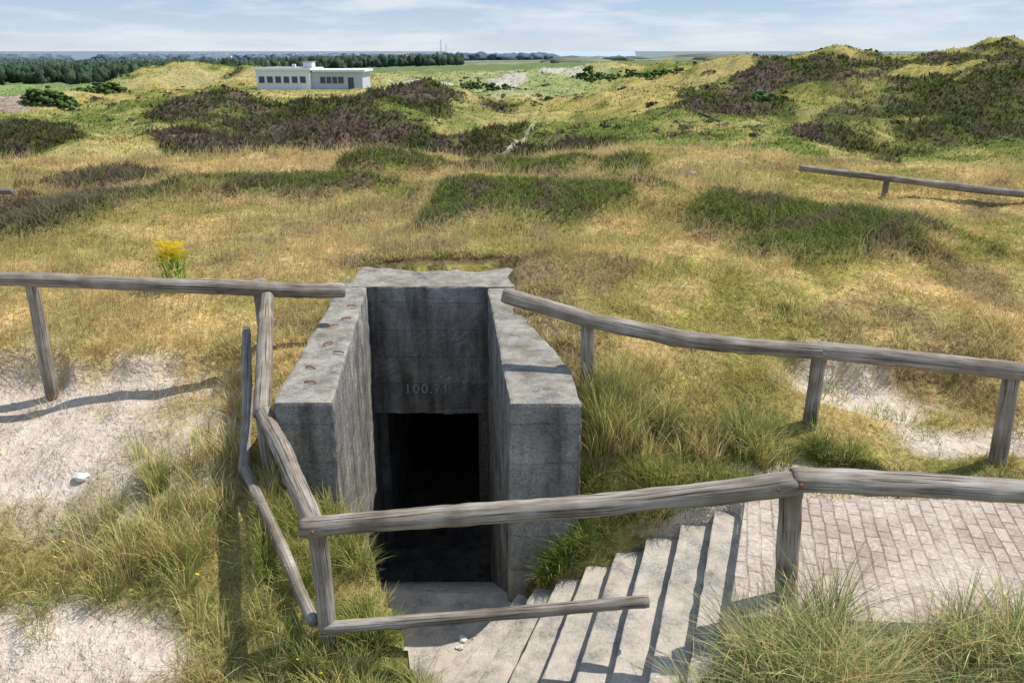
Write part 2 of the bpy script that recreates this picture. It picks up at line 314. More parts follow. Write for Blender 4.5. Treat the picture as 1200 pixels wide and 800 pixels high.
# ---------------------------------------------------------------- helpers
def link(o,parent=None):
    C.collection.objects.link(o)
    if parent: o.parent=parent
    return o
def empty(name,loc=(0,0,0)):
    e=bpy.data.objects.new(name,None);e.empty_display_size=.3;C.collection.objects.link(e);return e
def fastmesh(name,V,loops,starts,totals,mat,cols=None,smooth=False,parent=None):
    me=bpy.data.meshes.new(name)
    me.vertices.add(len(V));me.vertices.foreach_set('co',np.ascontiguousarray(V,dtype=np.float32).ravel())
    me.loops.add(len(loops));me.loops.foreach_set('vertex_index',np.ascontiguousarray(loops,dtype=np.int32))
    me.polygons.add(len(starts));me.polygons.foreach_set('loop_start',np.ascontiguousarray(starts,dtype=np.int32))
    me.update(calc_edges=True)
    if smooth: me.polygons.foreach_set('use_smooth',np.ones(len(starts),bool))
    if cols is not None:
        a=me.color_attributes.new('Col','FLOAT_COLOR','POINT')
        c=np.ones((len(V),4),np.float32);c[:,:3]=np.clip(cols,0,.88);a.data.foreach_set('color',c.ravel())
    me.materials.append(mat)
    return link(bpy.data.objects.new(name,me),parent)
def prism(name,poly,z0,z1,mat,parent=None,bev=.02,sub=0,disp=0.,zt=None):
    bm=bmesh.new();n=len(poly)
    b=[bm.verts.new((x,y,z0)) for x,y in poly];t=[bm.verts.new((p[0],p[1],z1 if zt is None else zt[i])) for i,p in enumerate(poly)]
    bm.faces.new(b[::-1]);bm.faces.new(t)
    for i in range(n): bm.faces.new((b[i],b[(i+1)%n],t[(i+1)%n],t[i]))
    bmesh.ops.recalc_face_normals(bm,faces=bm.faces)
    if bev: bmesh.ops.bevel(bm,geom=bm.edges[:],offset=bev,segments=2,affect='EDGES',profile=.6)
    if sub:
        for _ in range(sub):
            long=[e for e in bm.edges if e.calc_length()>.09]
            if not long: break
            bmesh.ops.subdivide_edges(bm,edges=long,cuts=1,use_grid_fill=True)
        bmesh.ops.triangulate(bm,faces=[f for f in bm.faces if len(f.verts)>4])
        bm.normal_update()
        if disp:
            vs=list(bm.verts);P=np.array([v.co for v in vs])
            d=(fbm(P[:,0]*3+P[:,2]*2.1,P[:,1]*3-P[:,2]*2.7,4,5)-.5)*2*disp+(fbm(P[:,0]*14+P[:,2]*11,P[:,1]*14-P[:,2]*9,2,6)-.5)*disp
            for v,q in zip(vs,d): v.co+=v.normal*float(q)
    me=bpy.data.meshes.new(name);bm.to_mesh(me);bm.free();me.materials.append(mat)
    return link(bpy.data.objects.new(name,me),parent)
def box(name,x0,x1,y0,y1,z0,z1,mat,parent=None,bev=0.,**k):
    return prism(name,[(x0,y0),(x1,y0),(x1,y1),(x0,y1)],z0,z1,mat,parent,bev,**k)
def log(name,pts,r0,r1,parent,seed=0,sides=22,wob=.012):
    P=np.array(pts,float);seg=np.linalg.norm(np.diff(P,axis=0),axis=1);S=np.concatenate([[0],np.cumsum(seg)])
    n=max(6,int(S[-1]/.035));s=np.linspace(0,S[-1],n)
    Q=np.stack([np.interp(s,S,P[:,k]) for k in range(3)],1)
    if len(P)>2:
        for _ in range(15):
            Q2=Q.copy();Q2[1:-1]=(Q[:-2]+Q[1:-1]*2+Q[2:])/4;Q=Q2
    for k in range(3): Q[:,k]+=(vn(s*1.3,s*0+seed*3.7+k*9,seed+k)-.5)*2*wob
    T=np.gradient(Q,axis=0);T/=np.linalg.norm(T,axis=1)[:,None]
    ref=np.array([0,0,1.]) if abs(T[0,2])<.8 else np.array([1,0,0.])
    U=np.cross(T,ref);U/=np.linalg.norm(U,axis=1)[:,None];W=np.cross(U,T)
    th=np.linspace(0,2*np.pi,sides,endpoint=False)
    r=r0+(r1-r0)*s/S[-1]
    R=r[:,None]*(1+.10*(vn(s[:,None]*2.5+0*th,np.cos(th)[None]*1.2+0*s[:,None]+seed,seed+5)-.5)*2+.05*(vn(s[:,None]*12,th[None]*2.2+seed,seed+9)-.5)*2)
    rg=np.random.default_rng(seed+100)
    for _ in range(int(S[-1]*1.6)+1):
        ks=rg.uniform(0,S[-1]);kt=rg.uniform(0,2*np.pi)
        dt=np.angle(np.exp(1j*(th-kt)))
        R=R+.012*np.exp(-((s[:,None]-ks)/.045)**2-(dt[None]/.45)**2)
    R[0]*=.88;R[-1]*=.88
    V=Q[:,None]+R[...,None]*(np.cos(th)[None,:,None]*U[:,None]+np.sin(th)[None,:,None]*W[:,None])
    me=bpy.data.meshes.new(name);bm=bmesh.new();uvl=bm.loops.layers.uv.new('UVMap')
    vs=[[bm.verts.new(V[i,j]) for j in range(sides)] for i in range(n)]
    for i in range(n-1):
        for j in range(sides):
            k=(j+1)%sides
            f=bm.faces.new((vs[i][j],vs[i][k],vs[i+1][k],vs[i+1][j]));f.smooth=True
            for lp,(a,b) in zip(f.loops,[(i,j),(i,j+1),(i+1,j+1),(i+1,j)]):
                lp[uvl].uv=(s[a]+seed*5.1,abs(b/sides-.5)*1.0+seed*.37)
    for i,dirn in ((0,-1),(n-1,1)):
        c=bm.verts.new(Q[i]+T[i]*dirn*.008)
        for j in range(sides):
            k=(j+1)%sides;f=bm.faces.new((vs[i][j],c,vs[i][k]) if dirn>0 else (vs[i][k],c,vs[i][j]))
            for lp,(a,b) in zip(f.loops,[(.1,.1),(.12,.4),(.14,.2)]): lp[uvl].uv=(a+seed,b)
    bmesh.ops.recalc_face_normals(bm,faces=bm.faces)
    bm.to_mesh(me);bm.free();me.materials.append(MW)
    return link(bpy.data.objects.new(name,me),parent)

# ---------------------------------------------------------------- terrain mesh
rows=np.concatenate([np.arange(-3,3.5,.15),np.arange(3.5,13,.045),13*1.009**np.arange(0,785)])
cols=np.linspace(-1.15,1.15,460)
YY,AA=np.meshgrid(rows,cols,indexing='ij');XX=AA*(YY+4)
X=XX.ravel();Y=YY.ravel();Z=H(X,Y)
nr,nc=len(rows),len(cols)
idx=np.arange(nr*nc).reshape(nr,nc)
F=np.stack([idx[:-1,:-1],idx[:-1,1:],idx[1:,1:],idx[1:,:-1]],-1).reshape(-1,4)
F=F[~((Z[F]<-7.0).any(1)&(Y[F]<12).all(1)&(Y[F]>6.1).all(1))]   # opening of the trench and doorway
col,sand,hm,_,_=fields(X,Y)
g=fastmesh('dune_ground',np.stack([X,Y,Z],1),F.ravel(),np.arange(len(F))*4,None,MG,cols=col*np.where(Y<24,np.where(Y<8,.66,.76),.85)[:,None],smooth=True)  # ground colour darkened to paint in the occlusion under the grass
sa=g.data.attributes.new('Sand','FLOAT','POINT')
trod=ss(1.8,1.0,np.abs(Y-5.1)/.75)*ss(1.0,1.5,X)*.9
sa.data.foreach_set('value',np.maximum(sand,trod).astype(np.float32))

# ---------------------------------------------------------------- grass scatter
def bladegeo(X,Y,Z,h,w,ang,lean,face,crgb,ctip,segs=2):
    n=len(X);dx=np.cos(ang);dy=np.sin(ang);fx=np.cos(face);fy=np.sin(face)
    ts=np.linspace(0,1,segs+1);V=[];Cc=[]
    for k,t in enumerate(ts):
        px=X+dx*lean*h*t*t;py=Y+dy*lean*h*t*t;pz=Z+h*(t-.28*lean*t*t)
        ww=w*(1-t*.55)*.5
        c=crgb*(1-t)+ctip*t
        if k==segs: V.append(np.stack([px,py,pz],1));Cc.append(c)
        else:
            V.append(np.stack([px-fx*ww,py-fy*ww,pz],1));V.append(np.stack([px+fx*ww,py+fy*ww,pz],1));Cc+= [c,c]
    m=2*segs+1
    V=np.stack(V,1).reshape(-1,3);Cc=np.stack(Cc,1).reshape(-1,3)
    base=np.arange(n)[:,None]*m
    lo=[];
    for k in range(segs-1): lo+= [2*k,2*k+1,2*k+3,2*k+2]
    lo+= [2*segs-2,2*segs-1,2*segs]
    loops=(base+np.array(lo)[None]).ravel()
    tot=np.array([4]*(segs-1)+[3]);per=len(lo)
    st=(np.arange(n)[:,None]*per+np.concatenate([[0],np.cumsum(tot)[:-1]])[None]).ravel()
    return V,loops,st,Cc
def mkblades(name,*a,segs=2,mat=None):
    V,l,s,c=bladegeo(*a,segs=segs);return fastmesh(name,V,l,s,None,mat or ML,cols=c)
WALLS=[(-2.03,6.1),(-2.1,9.6),(-2.03,10.6),(-.02,10.6),(.04,9.6),(.16,8.2),(.48,6.9),(.6,6.1)]
def ok(X,Y):
    b=inpoly(X,Y,STAIR)|inpoly(X,Y,WALLS)|inpoly(X,Y,shrink(PATH,.02))
    return ~b
def rsc(n,y0,y1,amax=.85):
    y=y0*(y1/y0)**rng.random(n);a=rng.uniform(-amax,amax,n);return a*(y+2.5*(y<30)*(1-y/30)),y
def jit(c,n,v=.25,hv=.08):
    return np.clip(c*(1+rng.uniform(-v,v,(n,1)))*(1+rng.uniform(-hv,hv,(n,3))),0.005,.88)
n=300000
gx,gy=rsc(n,3.6,26,.74)
k=ok(gx,gy);gx,gy=gx[k],gy[k]
c,sd,hh,n1,n2=fields(gx,gy)
k=(rng.random(len(gx))>sd*.97)&(rng.random(len(gx))<.4+.8*fbm(gx*2.2,gy*2.2,2,55)+.4*hh)
gx,gy,c,sd,hh,n1,n2=[v[k] for v in (gx,gy,c,sd,hh,n1,n2)]
n=len(gx);gz=H(gx,gy)-.01
tall=ss(.5,.72,fbm(gx*.7,gy*.7,3,66))
h=(.04+.08*rng.random(n)+.16*tall*rng.random(n)+.05*hh)*(.8+.02*gy)
w=.0046*np.maximum(gy,5)/5*(.7+.6*rng.random(n))*(1+.8*hh)
cb=jit(c,n,.36);ct=lerp(cb*1.15,jit(np.tile(A(.84,.66,.38),(n,1)),n,.2),(rng.random(n)<.45)*(1-hh)*.75)
mkblades('dune_grass',gx,gy,gz,h,w,rng.uniform(0,6.28,n),.4+1.0*rng.random(n),rng.uniform(-.9,.9,n),cb*.8,ct)  # root colour darkened to paint in occlusion between the blades
n=34000
gx,gy=rsc(n,7.2,23,.74);k=ok(gx,gy);gx,gy=gx[k],gy[k]
c,sd,hh,n1,n2=fields(gx,gy);dn=ss(.45,.62,fbm(gx*.45+5,gy*.45,3,77))+ss(-2.5,-4,gx)*.5
k=(rng.random(len(gx))<dn*(1-hh)*(1-sd));gx,gy=gx[k],gy[k];n=len(gx)
mkblades('dry_seed_grass',gx,gy,H(gx,gy),.20+.26*rng.random(n),.0042*gy/7,rng.normal(.4,1.2,n),.2+.5*rng.random(n),rng.uniform(-.9,.9,n),jit(np.tile(A(.56,.44,.18),(n,1)),n),jit(np.tile(A(.86,.66,.38),(n,1)),n,.15))
n=210000
gx,gy=rsc(n,27,240,.72)
c,sd,hh,n1,n2=fields(gx,gy)
k=(rng.random(n)<.25+.8*fbm(gx*.6,gy*.6,2,58)+.3*hh)&(sd<.4);gx,gy,c,hh=gx[k],gy[k],c[k],hh[k];n=len(gx)
k=~((np.abs(gx+36)<13)&(np.abs(gy-152)<9));gx,gy,c,hh=gx[k],gy[k],c[k],hh[k];n=len(gx)
h=(.07+.18*rng.random(n))*(1+gy/200)*(1+.9*hh);w=.0015*gy*(.5+.9*rng.random(n))*(1+.8*hh)
cb=jit(c,n,.5,.12)
mkblades('distant_dune_vegetation',gx,gy,H(gx,gy)-.03,h,w,rng.uniform(0,6.28,n),.3+.9*rng.random(n),rng.uniform(-.7,.7,n),cb*.75,cb*1.2)  # occlusion at the roots put into the blade colour, tips brightened
def tufts(name,regions):
    out=[]
    for (x0,x1,y0,y1,nt,nb,hgt,rad,cg,cs,lean) in regions:
        for _ in range(nt):
            cx=rng.uniform(x0,x1);cy=rng.uniform(y0,y1)
            m=int(nb*rng.uniform(.6,1.3));hs=hgt*rng.uniform(.55,1.2)
            a=rng.uniform(0,6.28,m);r=rad*np.sqrt(rng.random(m))
            bx=cx+np.cos(a)*r;by=cy+np.sin(a)*r
            mixf=(rng.random(m)<rng.uniform(.2,.8))*1.
            cc=jit(lerp(np.tile(A(*cg),(m,1)),np.tile(A(*cs),(m,1)),mixf),m,.38)
            out.append((bx,by,hs*(.35+.8*rng.random(m)),a+rng.normal(.2,.7,m),lean*(.2+rng.random(m)),cc))
    bx,by,h,a,l,cc=[np.concatenate([o[i] for o in out]) for i in range(6)]
    k=~inpoly(bx,by,STAIRs)&~inpoly(bx,by,TROUGH)&~inpoly(bx,by,WALLS)
    bx,by,h,a,l,cc=[v[k] for v in (bx,by,h,a,l,cc)]
    n=len(bx)
    mkblades(name,bx,by,H(bx,by)-.02,h,.0056*np.maximum(1,by/7)*(.6+.7*rng.random(n)),a,np.minimum(l,1.15),a+1.57+rng.normal(0,.5,n),cc*.7,cc*1.25,segs=4)  # tuft bases painted darker for occlusion, tips lighter
G=(.22,.30,.065);G2=(.33,.37,.10);S1=(.72,.57,.27);S2=(.52,.45,.17);MR=(.28,.35,.14);OL=(.30,.30,.09)
tufts('tall_dune_grass',[
 (.7,1.25,6.45,7.0,22,120,.58,.09,G2,S1,.6),
 (1.3,2.5,6.4,6.8,24,95,.42,.09,G2,S1,.7),
 (2.6,3.1,6.4,6.65,8,80,.3,.07,G,S2,.8),
 (.25,1.5,6.02,6.4,44,110,.28,.08,G,S2,.8),
 (1.5,2.1,6.02,6.3,12,80,.2,.08,G,S2,.8),
 (-.02,.7,6.0,6.12,16,110,.26,.06,G,G2,.9),
 (-3.5,-2.5,5.1,6.6,42,75,.44,.09,G2,S1,.6),
 (-2.5,-2.08,5.9,6.3,8,90,.3,.08,G2,S1,.5),
 (-2.1,-1.3,5.2,6.05,34,100,.34,.08,G,S2,.8),
 (-1.4,-.85,4.7,5.5,18,100,.24,.08,G,S2,.9),
 (-1.75,-1.0,4.3,5.2,22,85,.28,.08,G,S2,.9),
 (-1.5,-.5,3.8,4.45,30,95,.32,.08,G2,S2,.8),
 (-2.4,-1.6,4.3,5.2,24,60,.26,.09,G2,S1,.8),
 (-4.3,-2.4,5.0,5.8,38,50,.25,.1,G2,S1,.8),
 (-5.5,-3.5,4.5,5.4,20,50,.22,.1,G2,S1,.8),
 (-3.0,-2.6,6.6,7.6,14,70,.26,.1,S2,S1,.7),
 (3.0,5.5,6.0,6.5,30,50,.16,.08,G,S2,.8),
 (2.8,6.0,8.15,9.0,44,50,.24,.1,OL,S1,.9),
 (3.0,5.6,6.9,8.2,30,36,.18,.1,G,S2,.9),
 (-6.5,-3.0,8.1,8.6,44,50,.2,.1,S2,S1,.9),
 (.75,2.4,6.9,8.2,34,60,.22,.1,OL,S1,.8),
 (.14,.75,6.9,9.6,46,55,.14,.08,OL,S1,.9),
 (-2.5,-2.1,6.3,9.6,46,55,.15,.09,S2,S1,.9),
 (-2.2,.2,10.6,10.9,70,55,.13,.08,OL,S1,1.),
 (-6.0,-3.6,6.0,8.0,26,22,.14,.1,S2,S1,.9),
 (-11,-2.6,9,14,110,26,.17,.14,OL,S2,.9),
 (.3,9,8.6,14,130,26,.16,.14,OL,S2,.9),
 (-13,12,14,22,190,26,.22,.2,OL,S2,.9),
])
tufts('marram_grass',[
 (.95,1.3,3.55,3.95,12,90,.46,.07,MR,S1,.95),
 (1.45,2.15,3.7,4.35,28,110,.66,.08,MR,S1,.9),
 (2.1,3.0,3.6,4.2,18,75,.38,.07,MR,S1,1.0),
 (2.9,3.8,3.7,4.3,17,90,.58,.08,MR,S1,1.0),
])
def flowers(name,regs,colr,s):
    V=[];
    for x0,x1,y0,y1,z,n in regs:
        x=rng.uniform(x0,x1,n);y=rng.uniform(y0,y1,n);zz=H(x,y)+z*rng.uniform(.6,1.1,n)
        for a,b,c_ in zip(x,y,zz): V.append((a,b,c_))
    V=np.array(V);n=len(V);m=6
    th=np.linspace(0,6.283,m,endpoint=False)
    tilt=rng.normal(0,.3,(n,1));sz=s*rng.uniform(.6,1.3,(n,1))
    P=np.stack([V[:,0:1]+sz*np.cos(th),V[:,1:2]+sz*np.sin(th),V[:,2:3]+sz*np.sin(th)*(-.5)+tilt*sz*np.cos(th)],-1).reshape(-1,3)
    return fastmesh(name,P,np.arange(n*m),np.arange(n)*m,None,MF,cols=np.tile(np.array(colr),(n*m,1)))
flowers('yellow_wildflowers',[(-3.6,-2.2,5,5.8,.28,24),(3.8,6.5,9,10.5,.16,90),(-1.5,-.8,4,4.6,.3,6),(.4,3,8,10,.13,50)],(.88,.66,.02),.013)

# ---------------------------------------------------------------- bunker entrance
bk=empty('concrete_bunker_entrance')
ZT=-2.8
prism('left_wall',[(-1.52,6.15),(-1.87,10.2),(-2.2,10.2),(-2.03,6.15)],-7.2,ZT,MC,bk,.03,7,.02)
prism('right_wall',[(-.02,6.15),(.60,6.15),(.56,6.9),(.22,8.2),(.12,10.2),(-.36,10.2)],-7.2,ZT-.01,MC,bk,.03,7,.02)
prism('lintel_wall',[(-2.05,9.64),(.05,9.64),(.08,10.95),(-2.1,10.95)],-4.56,ZT+.012,MC,bk,.03,7,.022)
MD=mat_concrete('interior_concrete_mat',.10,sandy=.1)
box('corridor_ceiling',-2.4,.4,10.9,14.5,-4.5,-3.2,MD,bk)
box('left_jamb',-2.4,-1.73,10.05,14.5,-7.2,-4.5,MC,bk,.02)
box('right_jamb',-.47,.4,10.05,14.5,-7.2,-4.5,MC,bk,.02)
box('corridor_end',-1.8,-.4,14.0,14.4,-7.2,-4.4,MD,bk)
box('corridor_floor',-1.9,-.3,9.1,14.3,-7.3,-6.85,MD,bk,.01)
cv=bpy.data.curves.new('height_number','FONT');cv.body='100.71';cv.size=.19;cv.extrude=.004;cv.align_x='CENTER';cv.space_character=1.15
to=link(bpy.data.objects.new('height_number',cv),bk);to.location=(-1.12,9.608,-4.24);to.rotation_euler=(math.pi/2,0,0)
cv.materials.append(mat_plain('number_relief_mat',(.36,.35,.31),.9,.4,25))
MR_=mat_plain('rust_mat',(.24,.085,.04),.85,.5,60)
for i,(x,y) in enumerate([(-1.83,8.35),(-1.92,8.1),(-1.86,7.55),(-1.7,7.3),(-1.88,6.9),(-1.8,6.55),(-1.86,8.8)]):
    bm=bmesh.new();R=.055;m=12;ring=[]
    a0=rng.uniform(-.5,.8)
    for q in range(m):
        t=q/(m-1)*math.pi;cx=R*math.cos(t);cz=R*.25*math.sin(t)
        ring.append([bm.verts.new((x+cx*math.cos(a0)+.008*math.cos(u)*math.sin(a0)*-1,y+cx*math.sin(a0)+.008*math.cos(u)*math.cos(a0),ZT+.012+cz+.008*math.sin(u))) for u in np.linspace(0,6.283,6,endpoint=False)])
    for q in range(m-1):
        for j in range(6): bm.faces.new((ring[q][j],ring[q][(j+1)%6],ring[q+1][(j+1)%6],ring[q+1][j]))
    me=bpy.data.meshes.new('rebar_stub');bm.to_mesh(me);bm.free();me.materials.append(MR_);link(bpy.data.objects.new('rebar_stub_%d'%(i+1),me),bk)
st=empty('concrete_stairs')
for k in range(NS):
    a,b=SI[k],SO[k]
    if k<NS-1: poly=[a,b,SO[k+1],SI[k+1]]
    else: poly=[a,b,LAND[0],LAND[1],(-1.53,6.45),(-.04,6.45)]
    prism('step_%d'%(k+1),poly,-6.2-.01*k,SZ[k],MS,st,.014,6,.014)
nin=11;z0=SZ[NS-1];tr=(9.15-6.45)/nin
xl=lambda y:-1.52-(y-6.15)*.0864-.02
xr=lambda y:-.02-(y-6.15)*.084+.02
for k in range(nin-1):
    y0=6.45+k*tr;y1=y0+tr;z=z0+(k+1)*(-6.85-z0)/(nin)
    prism('lower_step_%d'%(k+1),[(xl(y0),y0),(xr(y0),y0),(xr(y1),y1),(xl(y1),y1)],-7.25,z,MS,st,.012,4,.006)
prism('brick_path',[(1.36,4.12),(2.0,5.95),(5.0,5.86),(9.5,5.8),(9.5,4.1),(5,4.15)],-3.9,-3.59,MB,None,.01)

# ---------------------------------------------------------------- fences
def post(name,x,y,zt,zb,r,parent,seed,tx=0,ty=0):
    return log(name,[(x+tx,y+ty,zt),(x,y,zb-.25)],r*.95,r,parent,seed,wob=.006)
def bolt(name,x,y,z,parent):
    bm=bmesh.new();bmesh.ops.create_cone(bm,cap_ends=True,segments=10,radius1=.014,radius2=.01,depth=.012)
    bmesh.ops.rotate(bm,verts=bm.verts,matrix=Matrix.Rotation(math.pi/2,3,'X'));bmesh.ops.translate(bm,verts=bm.verts,vec=(x,y,z))
    me=bpy.data.meshes.new(name);bm.to_mesh(me);bm.free();me.materials.append(MR_);link(bpy.data.objects.new(name,me),parent)
f1=empty('wooden_rail_fence')
log('rail',[(-7.5,7.72,-2.1),(-4.95,7.8,-2.18),(-2.7,8.05,-2.36),(-1.8,8.25,-2.43)],.068,.078,f1,1)
post('post_1',-4.98,7.9,-2.22,-3.3,.066,f1,2,.04);post('post_2',-2.68,8.14,-2.28,-3.3,.072,f1,3)
f2=empty('wooden_rail_fence')
log('side_rail_back',[(-2.56,7.98,-2.42),(-2.36,7.1,-2.72),(-2.18,6.3,-3.0)],.068,.08,f2,4)
log('side_rail_front',[(-2.2,6.38,-2.98),(-1.36,4.72,-3.1)],.078,.074,f2,5)
log('top_rail',[(-1.46,4.72,-3.1),(-.6,4.7,-3.0),(.6,4.62,-2.86),(1.35,4.56,-2.72),(1.85,4.52,-2.62)],.07,.078,f2,6)
log('top_rail_right',[(1.8,4.54,-2.61),(3.3,4.47,-2.66),(4.8,4.4,-2.7)],.08,.074,f2,7)
log('low_side_rail_back',[(-2.82,7.95,-2.78),(-2.52,6.9,-3.2),(-2.36,6.2,-3.5)],.045,.05,f2,8)
log('low_side_rail_front',[(-2.36,6.25,-3.48),(-1.45,4.78,-3.95)],.048,.05,f2,9)
log('low_rail',[(-1.38,4.75,-3.97),(-.4,4.72,-3.86),(.95,4.62,-3.64)],.05,.045,f2,10)
post('post_1',-2.2,6.38,-3.03,-3.85,.06,f2,11,-.0);post('post_2',-1.36,4.79,-3.14,-4.05,.068,f2,12)
post('post_3',1.95,4.62,-2.66,-3.62,.074,f2,13,-.11);post('post_4',4.6,4.5,-2.75,-3.62,.078,f2,14)
for i,(x,y,z) in enumerate([(-1.36,4.64,-3.08),(1.84,4.44,-2.6),(1.7,4.45,-2.64)]): bolt('bolt_%d'%(i+1),x,y,z,f2)
f3=empty('wooden_rail_fence')
log('rail',[(-.08,7.15,-2.14),(.7,7.0,-2.34),(1.6,6.88,-2.5),(2.2,6.84,-2.55),(2.86,6.8,-2.58)],.078,.076,f3,15)
log('rail_right',[(2.8,6.82,-2.575),(4.4,6.42,-2.62),(6.2,6.0,-2.68)],.082,.076,f3,16)
post('post_1',.72,7.08,-2.38,-3.3,.062,f3,17);post('post_2',2.85,6.89,-2.62,-3.62,.072,f3,18);post('post_3',4.48,6.5,-2.66,-3.63,.075,f3,19,-.07)
f4=empty('wooden_rail_fence')
log('rail',[(5.9,16.6,-2.28),(7.2,15.7,-2.33),(8.6,15.0,-2.45),(10.6,14.2,-2.55)],.06,.075,f4,20)
post('post_1',7.35,15.75,-2.38,-3.1,.06,f4,21);post('post_2',9.6,14.8,-2.5,-3.2,.06,f4,22)
f5=empty('wooden_rail_fence')
log('rail',[(-8.85,14.2,-2.35),(-11.5,14.6,-2.5)],.06,.06,f5,23);post('post_1',-9.6,14.4,-2.45,-3.1,.06,f5,24)

# ragwort plant with yellow flowers
rw=empty('ragwort_plant')
bx,by=-4.25,9.7;bz=float(H(np.array([bx]),np.array([by]))[0])
m=200
hh_=rng.random(m)*.45;an=rng.uniform(0,6.28,m);rr=.04+.13*rng.random(m)
x=bx+rr*np.cos(an);y=by+rr*np.sin(an)
o=mkblades('leaves',x,y,bz+hh_,np.full(m,.09),np.full(m,.022),an,np.full(m,1.1),an+1.57,jit(np.tile(A(.24,.42,.07),(m,1)),m),jit(np.tile(A(.32,.5,.09),(m,1)),m),mat=MF);o.parent=rw
o=mkblades('stems',x[:18],y[:18],np.full(18,bz),np.full(18,.55),np.full(18,.011),an[:18],np.full(18,.15),an[:18],np.tile(A(.2,.28,.06),(18,1)),np.tile(A(.25,.34,.06),(18,1)));o.parent=rw
P=[];m=230;th=np.linspace(0,6.283,6,endpoint=False)
for i in range(m):
    a=rng.uniform(0,6.28);r=.17*math.sqrt(rng.random());cx=bx+r*math.cos(a);cy=by+r*math.sin(a);cz=bz+.56+rng.uniform(-.16,.08);s=rng.uniform(.015,.026)
    P+= [(cx+s*math.cos(t),cy+s*math.sin(t),cz-s*.6*math.sin(t)) for t in th]
fastmesh('flower_heads',np.array(P),np.arange(m*6),np.arange(m)*6,None,MF,cols=np.tile(A(.88,.72,.02),(m*6,1)),parent=rw)

MST=mat_plain('pale_stone_mat',(.62,.6,.56),.9,.2,15)
def stone(x,y,s,sd,zz=None):
    bm=bmesh.new();bmesh.ops.create_icosphere(bm,subdivisions=3,radius=1)
    for v in bm.verts:
        q=v.co.copy();v.co=Vector((q.x*1.3,q.y,q.z*.6))*(s*(.65+.7*float(vn(q.x*2+sd,q.y*2+q.z*1.7,sd))))
    z=float(H(np.array([x]),np.array([y]))[0]) if zz is None else zz
    bmesh.ops.translate(bm,verts=bm.verts,vec=(x,y,z+s*.25))
    me=bpy.data.meshes.new('stone');bm.to_mesh(me);bm.free();me.materials.append(MST);link(bpy.data.objects.new('stone',me))
stone(-3.9,6.35,.055,1)
for i in range(18): stone(rng.uniform(-5.5,-3.2),rng.uniform(6.2,8),rng.uniform(.008,.02),i+3)
for i in range(8): stone(-.3+rng.uniform(-.18,.12),5.75+rng.uniform(-.12,.12),rng.uniform(.015,.035),i+60,SZ[NS-1])
stone(3.9,17.5,.07,40)

# ---------------------------------------------------------------- house
MWH=mat_plain('white_render_mat',(.78,.80,.84),.8,.05,1.);MGL=mat_plain('window_glass_mat',(.05,.07,.09),.2,.2,2.);MRF=mat_plain('roof_felt_mat',(.30,.31,.33),.9,.1,1.)
MW2=mat_plain('grey_wall_mat',(.52,.56,.64),.8,.08,1.)
hs=empty('white_flat_roof_house')
zb=-7.4
box('main_walls',-45.8,-36.2,150,160,zb,-3.5,MWH,hs,.03)
box('main_roof',-46.2,-35.9,149.6,160.4,-3.49,-3.1,MWH,hs,.03)
box('main_roof_felt',-45.9,-36.2,149.9,160.1,-3.09,-3.03,MRF,hs)
box('wing_walls',-36.19,-27.0,151.2,159.5,zb,-3.75,MW2,hs,.03)
box('wing_roof',-35.89,-26.4,150.6,159.9,-3.74,-3.35,MWH,hs,.03)
box('roof_tower',-37.6,-35.95,151.5,154,-3.02,-2.1,MWH,hs,.03)
box('tower_cap',-37.75,-35.8,151.3,154.2,-2.1,-1.98,MRF,hs)
for i in range(6):
    x=-45.3+i*1.47
    box('window_%d'%(i+1),x,x+1.0,149.93,150.1,-5.6,-4.5,MGL,hs)
    box('window_sill_%d'%(i+1),x-.08,x+1.08,149.85,150.1,-5.71,-5.61,MWH,hs)
box('wing_window',-34.6,-30.4,151.12,151.3,-5.7,-4.6,MGL,hs)
for i in range(3): box('wing_mullion_%d'%(i+1),-33.6+i*1.05,-33.5+i*1.05,151.06,151.12,-5.7,-4.6,MWH,hs)
box('door',-29.6,-28.6,151.12,151.3,-6.75,-4.7,MGL,hs)
box('chimney',-40.5,-39.9,155,155.7,-3.03,-2.5,MWH,hs)

# ---------------------------------------------------------------- distant trees, bushes
def ico():
    bm=bmesh.new();bmesh.ops.create_icosphere(bm,subdivisions=2,radius=1);V=np.array([v.co for v in bm.verts]);F=np.array([[v.index for v in f.verts] for f in bm.faces]);bm.free();return V,F
IV,IF=ico()
def blobs(name,x,y,z,rx,rz,colr,mat=MF,rough=.5):
    n=len(x);m=len(IV)
    d=1+rng.uniform(-rough,rough*.6,(n,m,1))
    V=IV[None]*d*np.stack([rx,rx,rz],1)[:,None]+np.stack([x,y,z],1)[:,None]
    c=np.repeat(colr[:,None],m,1)*(1+rng.uniform(-.35,.35,(n,m,1)))
    F=(IF[None]+(np.arange(n)*m)[:,None,None]).reshape(-1,3)
    return fastmesh(name,V.reshape(-1,3),F.ravel(),np.arange(len(F))*3,None,mat,cols=c.reshape(-1,3))
def haze(c,y): return lerp(c,np.tile(A(.25,.33,.43),(len(y),1)),ss(200,2600,y)*.85)  # blends blue distance haze into the base colours
n=9000
y=rng.uniform(0,1,n)**1.2*900+350;a=rng.uniform(-.95,-.06,n)
keep=(fbm(a*9,y*.006,3,201)>.40)&~((a<-.46)&(y<440));keep&=~((a>-.33)&(y<480))
keep&=~((a>-.2)&(y<620))
a,y=a[keep],y[keep];x=a*y;z=H(x,y);r=rng.uniform(1.3,3.2,len(x));hz=rng.uniform(2.6,5.2,len(x))
blobs('pine_forest',x,y,z+hz*.75,r,hz,haze(jit(np.tile(A(.05,.08,.04),(len(x),1)),len(x),.5),y),rough=.65)
